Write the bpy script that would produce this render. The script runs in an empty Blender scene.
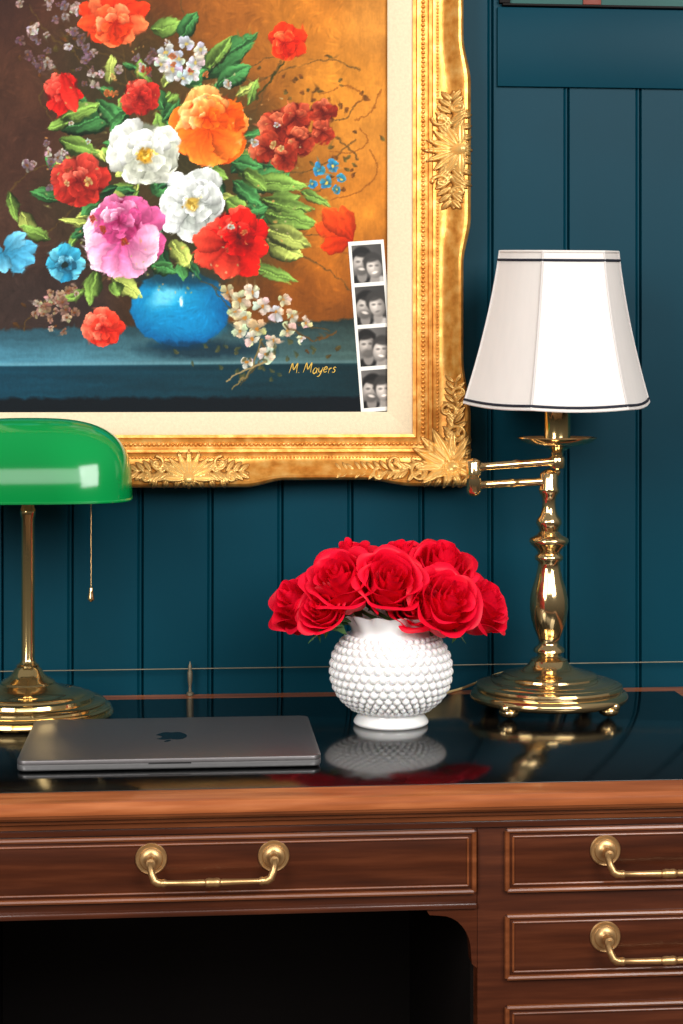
import bpy, bmesh, math, random
import numpy as np
from mathutils import Vector, Matrix
random.seed(7); rng = np.random.default_rng(5)
scene = bpy.context.scene
COL = scene.collection
PI = math.pi
scene.view_settings.view_transform = 'Standard'

# ------------------------------------------------------------------ camera maths
F = 1737.0; HZ = 380.0; YAW = math.radians(4.9)
TOP = 0.76
CAM = Vector((0.0, -2.226, TOP + 0.40))
FW = Vector((math.sin(YAW), math.cos(YAW), 0)); RT = Vector((math.cos(YAW), -math.sin(YAW), 0))
def ray(px, py): return FW + RT*((px-341.5)/F) + Vector((0, 0, (HZ-py)/F))
def P(px, py, Y):
    d = ray(px, py); return CAM + d*((Y-CAM.y)/d.y)
def G(px, py, Z=TOP):
    d = ray(px, py); return CAM + d*((Z-CAM.z)/d.z)

# ------------------------------------------------------------------ materials
def lin1(c):
    c /= 255.0
    return c/12.92 if c <= .04045 else ((c+.055)/1.055)**2.4
def S(r, g, b): return (lin1(r), lin1(g), lin1(b), 1.0)
def mat(name, col, rough=.5, metal=0., var=.12, scale=25, stretch=(1,1,1), bump=0., bscale=300, coat=0., spec=.5, sss=0., cols=None, detail=4, trans=0.):
    m = bpy.data.materials.new(name); m.use_nodes = True
    nt = m.node_tree; b = nt.nodes['Principled BSDF']
    tc = nt.nodes.new('ShaderNodeTexCoord'); mp = nt.nodes.new('ShaderNodeMapping')
    mp.inputs['Scale'].default_value = stretch
    nt.links.new(tc.outputs['Object'], mp.inputs['Vector'])
    nz = nt.nodes.new('ShaderNodeTexNoise'); nz.inputs['Scale'].default_value = scale; nz.inputs['Detail'].default_value = detail
    nt.links.new(mp.outputs['Vector'], nz.inputs['Vector'])
    rp = nt.nodes.new('ShaderNodeValToRGB')
    if cols is None:
        cols = [(0.3, tuple(c*(1-var) for c in col[:3])+(1,)), (0.7, tuple(min(1, c*(1+var)) for c in col[:3])+(1,))]
    el = rp.color_ramp.elements
    while len(el) < len(cols): el.new(.5)
    for e, (p, c) in zip(el, cols): e.position = p; e.color = c
    nt.links.new(nz.outputs['Fac'], rp.inputs['Fac']); nt.links.new(rp.outputs['Color'], b.inputs['Base Color'])
    b.inputs['Roughness'].default_value = rough; b.inputs['Metallic'].default_value = metal
    b.inputs['Coat Weight'].default_value = coat; b.inputs['Coat Roughness'].default_value = .08
    b.inputs['Specular IOR Level'].default_value = spec
    if sss:
        b.inputs['Subsurface Weight'].default_value = sss; b.inputs['Subsurface Radius'].default_value = (.01, .006, .004)
    if bump:
        n2 = nt.nodes.new('ShaderNodeTexNoise'); n2.inputs['Scale'].default_value = bscale
        nt.links.new(mp.outputs['Vector'], n2.inputs['Vector'])
        bp = nt.nodes.new('ShaderNodeBump'); bp.inputs['Strength'].default_value = bump; bp.inputs['Distance'].default_value = .001
        nt.links.new(n2.outputs['Fac'], bp.inputs['Height']); nt.links.new(bp.outputs['Normal'], b.inputs['Normal'])
    if trans:
        tr = nt.nodes.new('ShaderNodeBsdfTranslucent'); mx = nt.nodes.new('ShaderNodeMixShader'); mx.inputs[0].default_value = trans
        nt.links.new(rp.outputs['Color'], tr.inputs['Color'])
        nt.links.new(b.outputs[0], mx.inputs[1]); nt.links.new(tr.outputs[0], mx.inputs[2])
        nt.links.new(mx.outputs[0], nt.nodes['Material Output'].inputs['Surface'])
    return m
def attr_mat(name, layer, rough=.5, metal=0., bump=.0, spec=.4):
    m = bpy.data.materials.new(name); m.use_nodes = True
    nt = m.node_tree; b = nt.nodes['Principled BSDF']
    vc = nt.nodes.new('ShaderNodeVertexColor'); vc.layer_name = layer
    nt.links.new(vc.outputs['Color'], b.inputs['Base Color'])
    b.inputs['Roughness'].default_value = rough; b.inputs['Metallic'].default_value = metal; b.inputs['Specular IOR Level'].default_value = spec
    if bump:
        tc = nt.nodes.new('ShaderNodeTexCoord'); nz = nt.nodes.new('ShaderNodeTexNoise'); nz.inputs['Scale'].default_value = 350
        nt.links.new(tc.outputs['Object'], nz.inputs['Vector'])
        bp = nt.nodes.new('ShaderNodeBump'); bp.inputs['Strength'].default_value = bump; bp.inputs['Distance'].default_value = .001
        nt.links.new(nz.outputs['Fac'], bp.inputs['Height']); nt.links.new(bp.outputs['Normal'], b.inputs['Normal'])
    return m
M = {}
M['teal'] = mat('teal_paint', S(0,52,66), .45, var=.12, scale=3, bump=.05, bscale=60, spec=.10)
M['green_trim'] = mat('green_paint', S(22,78,72), .5, scale=6)
M['red_trim'] = mat('red_brown_wood', S(120,48,30), .5, scale=12)
M['floor'] = mat('floor_boards', S(70,45,30), .5, scale=6, stretch=(1,8,1))
M['gold'] = mat('gilt_wood', S(226,156,70), .32, .55, cols=[(.3,S(198,124,46)),(.5,S(226,156,70)),(.75,S(242,188,106))], scale=80, bump=.2, bscale=200)
M['liner'] = mat('linen_liner', S(222,203,170), .85, var=.06, scale=300, bump=.3, bscale=900, spec=.15)
M['paint'] = attr_mat('oil_paint', 'paint', .6, bump=.12, spec=.15)
M['photo'] = attr_mat('photo_print', 'paint', .4, spec=.2)
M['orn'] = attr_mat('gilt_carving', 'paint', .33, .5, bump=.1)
M['sig'] = mat('yellow_paint', S(220,180,76), .6)
M['brass'] = mat('polished_brass', S(234,202,140), .11, .97, var=.08, scale=12)
M['brass_old'] = mat('pale_brass', S(230,198,144), .11, .96, var=.12, scale=14)
M['brass_handle'] = mat('aged_satin_brass', S(202,160,108), .38, .9, var=.14, scale=60)
M['wire'] = mat('dull_wire', S(112,104,86), .5, .6)
M['green'] = mat('green_glass', S(0,138,62), .12, spec=.55, scale=5, cols=[(.3,S(0,118,52)),(.7,S(6,156,76))], detail=1)
M['white_glass'] = mat('white_cased_glass', S(238,236,228), .2, var=.02)
M['milk'] = mat('milk_glass', S(240,238,236), .12, var=.01, sss=.15, coat=.3)
M['shade'] = mat('cream_fabric', S(246,239,233), .9, var=.015, scale=120, stretch=(1,1,.1), bump=.12, bscale=500, spec=.1, trans=.26)
M['rib'] = mat('fabric_ribbon', S(206,199,194), .85, var=.03)
M['navy'] = mat('navy_braid', S(24,26,40), .8)
M['red'] = mat('rose_petal', S(240,12,50), .5, scale=30, spec=.28, cols=[(.3,S(230,2,38)),(.7,S(254,22,62))], trans=.24)
M['stem'] = mat('stem_green', S(72,110,52), .55)
M['wood'] = mat('mahogany', S(66,32,16), .24, scale=8, stretch=(1,8,14), coat=.2, spec=.35, cols=[(.22,S(46,20,10)),(.5,S(66,30,15)),(.8,S(88,44,24))], detail=6)
M['wood_mid'] = mat('mahogany_edge', S(104,54,28), .28, scale=8, stretch=(1,8,14), coat=.2, spec=.32, cols=[(.22,S(82,40,20)),(.5,S(106,56,28)),(.8,S(134,74,41))], detail=6)
M['wood_light'] = mat('lit_mahogany_top', S(160,92,52), .28, scale=8, stretch=(1,8,14), coat=.2, spec=.35, cols=[(.22,S(116,60,30)),(.5,S(150,82,44)),(.8,S(184,112,68))], detail=6)  # lighter mahogany: light falling on the desk top is put into the colour
M['wood_dark'] = mat('shade_dark_mahogany', S(12,7,5), .6, scale=9, stretch=(1.2,9,14), spec=.2)  # near-black mahogany copy, shade of the kneehole and wall gap painted in
M['blacktop'] = mat('black_writing_surface', S(7,8,9), .12, var=.3, scale=40, spec=.45)
M['alu'] = mat('grey_aluminium', S(172,170,170), .34, .8, var=.03, scale=200)
M['alu_lid'] = mat('dark_grey_aluminium', S(116,112,112), .38, .75, var=.03, scale=200)
M['dark'] = mat('black_gloss', S(8,8,10), .2)
M['rubber'] = mat('black_rubber', S(18,18,18), .7)
M['cord'] = mat('clear_gold_cord', S(214,186,128), .35)
M['bulb'] = mat('frosted_bulb', S(235,232,222), .3)

# ------------------------------------------------------------------ object helpers
def thing(name, label, cat, loc, group=None):
    o = bpy.data.objects.new(name, None); COL.objects.link(o); o.location = loc
    o.empty_display_size = .05
    o['label'] = label; o['category'] = cat
    if group: o['group'] = group
    return o
def rootloc(o):
    v = Vector((0,0,0))
    while o is not None: v += o.location; o = o.parent
    return v
def cr(pts, m=6, closed=False):
    pts = [Vector(p) for p in pts]; out = []; n = len(pts)
    rngi = range(n if closed else n-1)
    for i in rngi:
        p1, p2 = pts[i], pts[(i+1) % n]
        p0 = pts[(i-1) % n] if (closed or i > 0) else p1*2-p2
        p3 = pts[(i+2) % n] if (closed or i < n-2) else p2*2-p1
        for k in range(m):
            t = k/m
            out.append(.5*((2*p1)+(p2-p0)*t+(2*p0-5*p1+4*p2-p3)*t*t+(3*p1-p0-3*p2+p3)*t**3))
    if not closed: out.append(pts[-1])
    return out
class MB:
    def __init__(s): s.v = []; s.f = []
    def add(s, v, f):
        o = len(s.v); s.v += [tuple(p) for p in v]; s.f += [tuple(i+o for i in q) for q in f]; return s
    def lathe(s, prof, n=48, mx=None, cap=True):
        mx = mx or Matrix(); v = []; f = []
        for r, z in prof:
            for k in range(n):
                a = 2*PI*k/n; v.append(mx @ Vector((max(r,1e-5)*math.cos(a), max(r,1e-5)*math.sin(a), z)))
        m = len(prof)
        for i in range(m-1):
            for k in range(n):
                f.append((i*n+k, i*n+(k+1) % n, (i+1)*n+(k+1) % n, (i+1)*n+k))
        if cap:
            f.append(tuple(range(n-1, -1, -1))); f.append(tuple((m-1)*n+k for k in range(n)))
        return s.add(v, f)
    def tube(s, pts, r, n=10, closed=False):
        pts = [Vector(p) for p in pts]; m = len(pts)
        rr = r if isinstance(r, (list, tuple)) else [r]*m
        v = []; f = []; nrm = None
        for i in range(m):
            if closed: t = pts[(i+1) % m]-pts[i-1]
            else: t = pts[min(i+1, m-1)]-pts[max(i-1, 0)]
            t.normalize()
            if nrm is None:
                nrm = t.orthogonal().normalized() if abs(t.z) > .9 else t.cross(Vector((0,0,1))).normalized()
            nrm = (nrm - t*nrm.dot(t)).normalized(); bi = t.cross(nrm)
            for k in range(n):
                a = 2*PI*k/n; v.append(pts[i]+(nrm*math.cos(a)+bi*math.sin(a))*rr[i])
        for i in range(m if closed else m-1):
            j = (i+1) % m
            for k in range(n): f.append((i*n+k, i*n+(k+1) % n, j*n+(k+1) % n, j*n+k))
        if not closed:
            f.append(tuple(range(n-1, -1, -1))); f.append(tuple((m-1)*n+k for k in range(n)))
        return s.add(v, f)
    def ball(s, c, r, n=14, m=9, mx=None):
        if not isinstance(r, (tuple, list)): r = (r, r, r)
        mx = mx or Matrix(); v = []; f = []; c = Vector(c)
        for i in range(1, m):
            ph = PI*i/m
            for k in range(n):
                a = 2*PI*k/n
                v.append(c + mx @ Vector((r[0]*math.sin(ph)*math.cos(a), r[1]*math.sin(ph)*math.sin(a), r[2]*math.cos(ph))))
        b = len(v); v.append(c + mx @ Vector((0,0,r[2]))); v.append(c + mx @ Vector((0,0,-r[2])))
        for i in range(m-2):
            for k in range(n): f.append((i*n+k, (i+1)*n+k, (i+1)*n+(k+1) % n, i*n+(k+1) % n))
        for k in range(n):
            f.append((b, k, (k+1) % n)); f.append((b+1, (m-2)*n+(k+1) % n, (m-2)*n+k))
        return s.add(v, f)
    def box(s, x0, x1, y0, y1, z0, z1, bev=0., seg=2):
        bm = bmesh.new(); bmesh.ops.create_cube(bm, size=1)
        for q in bm.verts:
            q.co = Vector(((x0+x1)/2+q.co.x*(x1-x0), (y0+y1)/2+q.co.y*(y1-y0), (z0+z1)/2+q.co.z*(z1-z0)))
        if bev: bmesh.ops.bevel(bm, geom=bm.edges[:], offset=bev, segments=seg, affect='EDGES', profile=.5)
        bm.verts.index_update()
        s.add([q.co.copy() for q in bm.verts], [[q.index for q in fc.verts] for fc in bm.faces]); bm.free(); return s
    def prism(s, poly, fn, a0, a1):
        n = len(poly)
        v = [fn(p[0], p[1], a0) for p in poly]+[fn(p[0], p[1], a1) for p in poly]
        f = [tuple(range(n-1, -1, -1)), tuple(range(n, 2*n))]+[(i, (i+1) % n, n+(i+1) % n, n+i) for i in range(n)]
        return s.add(v, f)
    def grid(s, rows):
        n = len(rows[0]); v = [p for r in rows for p in r]
        f = [(i*n+k, i*n+k+1, (i+1)*n+k+1, (i+1)*n+k) for i in range(len(rows)-1) for k in range(n-1)]
        return s.add(v, f)
    def build(s, name, m, parent=None, smooth=True, ang=38, world=True, fix=True):
        me = bpy.data.meshes.new(name)
        off = rootloc(parent) if (world and parent is not None) else Vector((0,0,0))
        me.from_pydata([tuple(Vector(p)-off) for p in s.v], [], s.f)
        if fix:
            bm = bmesh.new(); bm.from_mesh(me); bmesh.ops.recalc_face_normals(bm, faces=bm.faces[:]); bm.to_mesh(me); bm.free()
        me.materials.append(m)
        if smooth:
            me.polygons.foreach_set('use_smooth', [True]*len(me.polygons)); me.set_sharp_from_angle(angle=math.radians(ang))
        o = bpy.data.objects.new(name, me); COL.objects.link(o); o.parent = parent
        return o
def structure(o): o['kind'] = 'structure'; return o
def np_mesh(name, V, Fq, cols, m, parent):
    me = bpy.data.meshes.new(name); off = rootloc(parent) if parent is not None else Vector((0,0,0))
    V = V-np.array(off)
    me.vertices.add(len(V)); me.vertices.foreach_set('co', V.astype(np.float32).ravel())
    n = len(Fq); me.loops.add(n*4); me.polygons.add(n)
    me.loops.foreach_set('vertex_index', Fq.astype(np.int32).ravel())
    me.polygons.foreach_set('loop_start', np.arange(0, n*4, 4, dtype=np.int32))
    me.polygons.foreach_set('loop_total', np.full(n, 4, dtype=np.int32))
    me.update(calc_edges=True); me.validate()
    ca = me.color_attributes.new('paint', 'FLOAT_COLOR', 'POINT')
    c = np.clip(cols/255., 0, 1); c = np.where(c <= .04045, c/12.92, ((c+.055)/1.055)**2.4)
    ca.data.foreach_set('color', np.concatenate([c, np.ones((len(c),1))], 1).astype(np.float32).ravel())
    me.polygons.foreach_set('use_smooth', [True]*n)
    me.materials.append(m)
    o = bpy.data.objects.new(name, me); COL.objects.link(o); o.parent = parent
    return o
def quads(h, w):
    i = np.arange(h*w).reshape(h, w)
    return np.stack([i[1:,:-1], i[1:,1:], i[:-1,1:], i[:-1,:-1]], -1).reshape(-1, 4)

# ------------------------------------------------------------------ setting
gx = [P(p, 600, 0).x for p in (2, 72, 142, 212, 282, 352, 423, 492, 568, 640)]
st = .0915
xs = [gx[0]-st*k for k in range(14, 0, -1)]+gx+[gx[-1]+st*k for k in range(1, 14)]
prof = [(xs[0]-.08, 0)]
for x in xs:
    prof += [(x-.0062,0), (x-.0046,.0022), (x-.0030,0.0002), (x-.0012,.0), (x+.0006,.0060), (x+.0024,.0)]
prof.append((xs[-1]+.08, 0))
wb = MB()
wb.grid([[(x, y, 0) for x, y in prof], [(x, y, 2.5) for x, y in prof]])
structure(wb.build('wall_back', M['teal'], ang=20))
structure(MB().box(xs[0]-.08, xs[-1]+.08, -3.2, .02, -.03, 0).build('floor', M['floor']))
zr0 = P(580,88,0).z; zr1 = P(580,9,0).z; xr0 = P(497,50,0).x
structure(MB().box(xr0, xs[-1]+.08, -.005, .0, zr0, zr1, .001).build('trim_1', M['teal']))
structure(MB().box(xr0+.006, xs[-1]+.08, -.010, -.0, zr1+.001, zr1+.004, .001).build('trim_2', M['wood_dark']))  # thin dark strip painting the shaded gap above the rail
structure(MB().box(xr0+.008, xs[-1]+.08, -.004, .0, zr1+.004, 2.5, .001).build('trim_3', M['green_trim']))
structure(MB().box(P(582,4,0).x, P(600,4,0).x, -.007, .0, zr1+.0045, 2.5, .001).build('trim_4', M['red_trim']))
structure(MB().box(xr0+.002, xr0+.016, -.008, .0, zr1+.0045, 2.5, .001).build('trim_5', M['wood_dark']))

# ------------------------------------------------------------------ desk
FY = -0.545
YF = -0.565
xc = P(213, 860, FY).x
xs_r = P(477, 860, FY).x; xd0 = P(505, 860, FY).x
dcen = P(663, 853, FY).x; xd1 = 2*dcen-xd0; xend = xd1+(xd0-xs_r)
HALF = xend-xc
desk = thing('writing_desk', 'mahogany pedestal writing desk with black top and brass drawer handles', 'desk', (xc, -.28, 0))
X0, X1 = xc-HALF-.02, xc+HALF+.02
pr = [(-.004,0), (-.004,-.0125), (YF+.0006,-.0125), (YF,-.0095), (YF+.001,-.005), (YF+.004,-.0015), (YF+.008,0)]
MB().prism(pr, lambda p, q, t: (t, p, TOP-.0006+q), X0, X1).build('desk_top', M['wood_light'], desk, ang=25)
pr = [(-.006,-.0125), (-.006,-.034), (YF+.020,-.034), (YF+.018,-.030), (YF+.014,-.029), (YF+.013,-.0245), (YF+.009,-.0225), (YF+.008,-.019), (YF+.003,-.0175),
      (YF+.0012,-.015), (YF+.0012,-.0125)]
MB().prism(pr, lambda p, q, t: (t, p, TOP-.0006+q), X0+.001, X1-.001).build('edge_moulding', M['wood_mid'], desk, ang=25)
MB().box(X0+.012, X1-.012, YF+.0165, -.01, TOP-.037, TOP-.0305, .001).build('under_moulding', M['wood'], desk)
yl0 = G(341, 786).y; yl1 = -.036
MB().box(X0+.05, X1-.05, yl0, yl1, TOP-.004, TOP, .0005).build('writing_surface', M['blacktop'], desk)
ca = MB()
zt = TOP-.034
for sgn in (1, -1):
    a, b = sorted((xc+sgn*(xs_r-xc), xc+sgn*HALF))
    ca.box(a, b, FY, -.012, .08, zt, .002)
    ca.box(a-.008, b+.008, FY-.008, -.006, .0, .085, .006)
zrow = lambda d: CAM.z-d
ca.box(xc-(xs_r-xc), xc+(xs_r-xc), FY, -.03, zrow(.512), zt, .001)
ca.build('carcass', M['wood'], desk, ang=30)
MB().box(xc-(xs_r-xc), xc+(xs_r-xc), -.04, -.025, .10, zrow(.512)).build('modesty_panel', M['wood_dark'], desk)  # near-black panel added so the kneehole stays dark
for sgn in (1, -1):
    xe = xc+sgn*(xs_r-xc)
    MB().box(min(xe, xe-sgn*.003), max(xe, xe-sgn*.003), FY+.022, -.04, .086, zrow(.513)).build('kneehole_shade_lining', M['wood_dark'], desk)  # near-black sheet paints kneehole shade over the pedestal side
MB().box(xc-(xs_r-xc), xc+(xs_r-xc), FY-.004, FY+.004, zrow(.5165), zrow(.5105), .002).build('apron_moulding', M['wood'], desk)
for sgn in (1, -1):
    xe = xc+sgn*(xs_r-xc); zb = zrow(.513)
    poly = [(0,0), (-.052,0), (-.047,-.009), (-.036,-.010)]
    poly += [(-.036+.030*math.sin(a), -.010-.036*(1-math.cos(a))) for a in [PI/2*k/8 for k in range(1, 9)]]
    poly += [(-.005,-.058), (0,-.062)]
    MB().prism(poly, lambda p, q, t: (xe+sgn*p, t, zb+q), FY, FY+.02).build('kneehole_bracket', M['wood'], desk, ang=30)
def drawer(x0, x1, z0, z1, hx0, hx1, hz):
    f = MB().box(x0, x1, FY-.003, FY+.02, z0, z1, .001).build('drawer', M['wood'], desk)
    bd = MB()
    for (o, r) in ((.0015, .0026), (.0075, .0012)):
        bd.tube([(x0+o, FY-.0035, z0+o), (x1-o, FY-.0035, z0+o)], r, 8); bd.tube([(x0+o, FY-.0035, z1-o), (x1-o, FY-.0035, z1-o)], r, 8)
        bd.tube([(x0+o, FY-.0035, z0+o), (x0+o, FY-.0035, z1-o)], r, 8); bd.tube([(x1-o, FY-.0035, z0+o), (x1-o, FY-.0035, z1-o)], r, 8)
    bd.build('bead_moulding', M['wood_mid'], f)
    RX = Matrix.Rotation(PI/2, 4, 'X')
    for hx in (hx0, hx1):
        pf = [(r*.91, z) for r, z in [(.0165,0), (.0168,.0012), (.0158,.0022), (.0146,.0018), (.0125,.0020), (.0115,.0032), (.0085,.0036), (.0065,.0050), (.0044,.0070), (.0042,.0140), (.0054,.0160), (.0048,.0185), (.0,.0195)]]
        MB().lathe(pf, 28, Matrix.Translation((hx, FY-.003, hz)) @ RX).build('rosette', M['brass_handle'], f, ang=30)
    mid = (hx0+hx1)/2; yb = FY-.019
    half = []
    L = (hx1-hx0)/2
    for t, dz, r, dy in ((-1.0,.002,.0038,0), (-1.01,-.004,.0035,0), (-.985,-.010,.0035,-.002), (-.94,-.0160,.0038,-.004), (-.88,-.0182,.0040,-.004), (-.82,-.0184,.0036,-.004),
                     (-.80,-.0184,.0041,-.004), (-.77,-.0184,.0040,-.004), (-.74,-.0184,.0027,-.004), (-.45,-.0186,.0028,-.004), (-.16,-.0188,.0034,-.004), (-.13,-.0188,.0028,-.004),
                     (-.10,-.0188,.0041,-.004), (-.06,-.0188,.0046,-.004), (0,-.0188,.0041,-.004)):
        half.append((t, dz, r, dy))
    full = half+[(-t, dz, r, dy) for t, dz, r, dy in half[-2::-1]]
    MB().tube([(mid+t*L, yb+dy, hz+dz) for t, dz, r, dy in full], [q[2] for q in full], 12).build('bail_handle', M['brass_handle'], f, ang=50)
    return f
r1 = (zrow(.5005), zrow(.439))
hc0, hc1 = P(151, 862, FY-.01).x, P(274, 861, FY-.01).x
drawer(xc-(xs_r-xc)+.004, xs_r-.002, r1[0], r1[1], hc0, hc1, P(151, 862, FY-.015).z)
rows = [r1, (zrow(.586), zrow(.523)), (zrow(.740), zrow(.612)), (.270, .402), (.112, .250)]
for sgn in (1, -1):
    for (a, b) in rows:
        u0, u1 = sorted((xc+sgn*(xd0-xc), xc+sgn*(xd1-xc)))
        cx = (u0+u1)/2; hh = (hc1-hc0)/2
        drawer(u0, u1, a, b, cx-hh, cx+hh, (a+b)/2+.008)
yg = -.013
rail = MB().tube([(X0+.02, yg, TOP+.0335), (X1-.02, yg, TOP+.0335)], .0008, 8).build('gallery_rail', M['wire'], desk)
px0 = P(190, 680, yg).x
for k in (-1, 0, 1):
    x = px0+k*.478
    if X0 < x < X1:
        MB().lathe([(.0045,0), (.0045,.003), (.002,.005), (.0018,.012), (.003,.018), (.0034,.028), (.0022,.033), (.0026,.036), (.0012,.040), (.0005,.043)], 16,
                   Matrix.Translation((x, yg, TOP))).build('gallery_post', M['wire'], rail)

# ------------------------------------------------------------------ painting
MMW = .00127
YC = -.018
xL, xR = P(-13, 300, YC).x, P(387, 300, YC).x
zB = P(200, 412, YC).z; zT = P(200, -113, YC).z
paint = thing('framed_painting', 'floral still life oil painting in a wide ornate gilt frame on the teal wall', 'painting', ((xL+xR)/2, 0, zB-.1))
class Painter:
    def __init__(s, PX, PY, bg):
        s.PX, s.PY, s.img = PX, PY, bg.astype(float)
        s.xs = PX[PX.shape[0]//2]; s.ys = PY[:, PY.shape[1]//2]
    def win(s, x0, x1, y0, y1):
        a, b = np.searchsorted(s.xs, [x0-4, x1+4]); c, d = np.searchsorted(s.ys, [y0-4, y1+4])
        return (slice(c, d), slice(a, b))
    def put(s, w, m, c):
        if s.img[w].size == 0: return
        s.img[w] = s.img[w]*(1-m[..., None])+np.clip(c, 0, 255)*m[..., None]
    def ell(s, cx, cy, rx, ry, ang=0, c0=(255,255,255), c1=None, soft=1., a=1., off=(0,0)):
        R = max(rx, ry)+soft; w = s.win(cx-R, cx+R, cy-R, cy+R); X = s.PX[w]-cx; Y = s.PY[w]-cy
        ca_, sa_ = math.cos(ang), math.sin(ang); u = X*ca_+Y*sa_; v = -X*sa_+Y*ca_
        d = np.sqrt((u/rx)**2+(v/ry)**2); m = np.clip((1-d)*min(rx, ry)/soft+.5, 0, 1)*a
        c0 = np.array(c0, float); c1 = c0 if c1 is None else np.array(c1, float)
        g = np.clip(np.sqrt(((u-off[0]*rx)/rx)**2+((v-off[1]*ry)/ry)**2)/1.3, 0, 1)[..., None]
        s.put(w, m, c0*(1-g)+c1*g)
    def petal(s, bx, by, ang, L, W, cb, ct, k=1.35, e=.7, streak=.08, a=1., side=.16, rim=.2, gp=1., edge=0.):
        ex, ey = bx+L*math.cos(ang), by+L*math.sin(ang)
        w = s.win(min(bx,ex)-W, max(bx,ex)+W, min(by,ey)-W, max(by,ey)+W); X = s.PX[w]-bx; Y = s.PY[w]-by
        ca_, sa_ = math.cos(ang), math.sin(ang); t = (X*ca_+Y*sa_)/L; q = -X*sa_+Y*ca_
        tt = np.clip(t, 0, 1); hw = W*np.sin(PI*tt**k)**e
        m = np.clip((hw-np.abs(q))/1.2+.4, 0, 1)*(t > 0)*(t < 1)*a
        n = q/(hw+.3)
        cb = np.array(cb, float); ct = np.array(ct, float)
        g = (tt**gp)[..., None]; c = cb*(1-g)+ct*g
        ph = random.random()*6
        f = 1+streak*np.sin(n*6+ph+tt*2)-side*n*(1 if math.cos(ang+.6) > 0 else -1)*.8-rim*np.clip((np.abs(n)-.78)/.22, 0, 1)
        f = f+edge*np.clip((tt-.84)/.14, 0, 1)
        s.put(w, m, c*f[..., None])
    def line(s, pts, r, c, a=1.):
        pts = [Vector((p[0], p[1], 0)) for p in pts]
        pts = cr(pts, 8) if len(pts) > 2 else pts
        for p, q in zip(pts[:-1], pts[1:]):
            w = s.win(min(p.x,q.x)-r, max(p.x,q.x)+r, min(p.y,q.y)-r, max(p.y,q.y)+r); X = s.PX[w]; Y = s.PY[w]
            if X.size == 0: continue
            dx, dy = q.x-p.x, q.y-p.y; l2 = dx*dx+dy*dy+1e-6
            t = np.clip(((X-p.x)*dx+(Y-p.y)*dy)/l2, 0, 1)
            d = np.hypot(X-p.x-t*dx, Y-p.y-t*dy)
            s.put(w, np.clip(r-d+.5, 0, 1)*a, np.array(c, float))
    def leaf(s, x0, y0, x1, y1, W, c0, c1, rib=(150,170,110)):
        ang = math.atan2(y1-y0, x1-x0); L = math.hypot(x1-x0, y1-y0)
        s.petal(x0, y0, ang, L, W, c0, c1, k=.85, e=.9, streak=.2, side=.45)
        s.line([(x0+.08*(x1-x0), y0+.08*(y1-y0)), ((x0+x1)/2+random.uniform(-2,2), (y0+y1)/2+random.uniform(-2,2)), (x0+.9*(x1-x0), y0+.9*(y1-y0))], .7, rib, .5)
    def flower(s, cx, cy, R, dark, mid, light, n=(9,8,6,4), rot=0., sq=1., fr=(1.,.78,.56,.34), wf=.37):
        s.ell(cx, cy, R*.8, R*.8*sq, 0, dark, dark, soft=3)
        for li, (nn, f) in enumerate(zip(n, fr)):
            order = list(range(nn)); random.shuffle(order)
            for i in order:
                a = rot+li*.5+2*PI*i/max(nn,1)+random.uniform(-.28, .28)
                L = R*f*random.uniform(.82, 1.06); b = random.uniform(.05, .25)*R*f
                ex, ey = math.cos(a)*L, math.sin(a)*L*sq
                a2 = math.atan2(ey, ex)+random.uniform(-.2, .2); L2 = math.hypot(ex, ey)
                up = -math.sin(a)*.5-math.cos(a)*.35
                lit = up*.8+random.uniform(-.35, .6)
                ct = [m_+(l_-m_)*min(max(lit, 0)*1.5, 1)+(d_-m_)*min(max(-lit, 0)*.8, .7) for d_, m_, l_ in zip(dark, mid, light)]
                cb = [d_*.75+m_*.25 for d_, m_ in zip(dark, mid)]
                s.petal(cx+math.cos(a2)*b, cy+math.sin(a2)*b*sq, a2, max(L2-b, 3), R*wf*random.uniform(.8, 1.15)*(1-.15*li), cb, ct, k=2.0, e=.55, gp=1.2, edge=.10, rim=.14)
    def blossom(s, cx, cy, r, c, ctr=(200,160,60), n=5, dim=.75):
        r0 = random.random()*6
        for i in range(n):
            a = r0+2*PI*i/n+random.uniform(-.35, .35)
            s.petal(cx, cy, a, r*random.uniform(.75, 1.1), r*.42, [q*dim*.8 for q in c], [q*random.uniform(.82, 1.02) for q in c], streak=.05, k=1.7, e=.6)
        s.ell(cx, cy, r*.2, r*.2, 0, ctr)
NXc, NZc = 600, 780
wx = np.linspace(xL, xR, NXc); wz = np.linspace(zT, zB, NZc)
WX, WZ = np.meshgrid(wx, wz)
yrel = YC-CAM.y
dd = WX*math.sin(YAW)+yrel*math.cos(YAW); uu = WX*math.cos(YAW)-yrel*math.sin(YAW)
PX = 341.5+F*uu/dd; PY = HZ-F*(WZ-CAM.z)/dd
cps = [(0,-60,(50,30,22)),(0,0,(62,38,30)),(60,60,(72,46,34)),(20,150,(66,42,32)),(20,230,(70,48,38)),(20,300,(54,42,38)),(150,-60,(80,46,22)),(150,10,(100,56,26)),(230,20,(152,90,36)),
       (300,20,(178,110,40)),(380,20,(188,126,56)),(380,120,(194,128,52)),(340,90,(194,126,46)),(360,210,(190,120,44)),(330,260,(168,98,32)),(300,290,(132,74,24)),(350,310,(116,66,24)),(260,300,(94,56,24)),(70,310,(50,40,38)),(340,-60,(180,105,30)),
       (240,110,(130,78,32)),(150,290,(60,42,28))]
num = np.zeros(PX.shape+(3,)); den = np.zeros(PX.shape)
for x, y, c in cps:
    wgt = 1/((PX-x)**2+(PY-y)**2+500)**1.6
    num += wgt[..., None]*np.array(c, float); den += wgt
bg = num/den[..., None]
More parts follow.
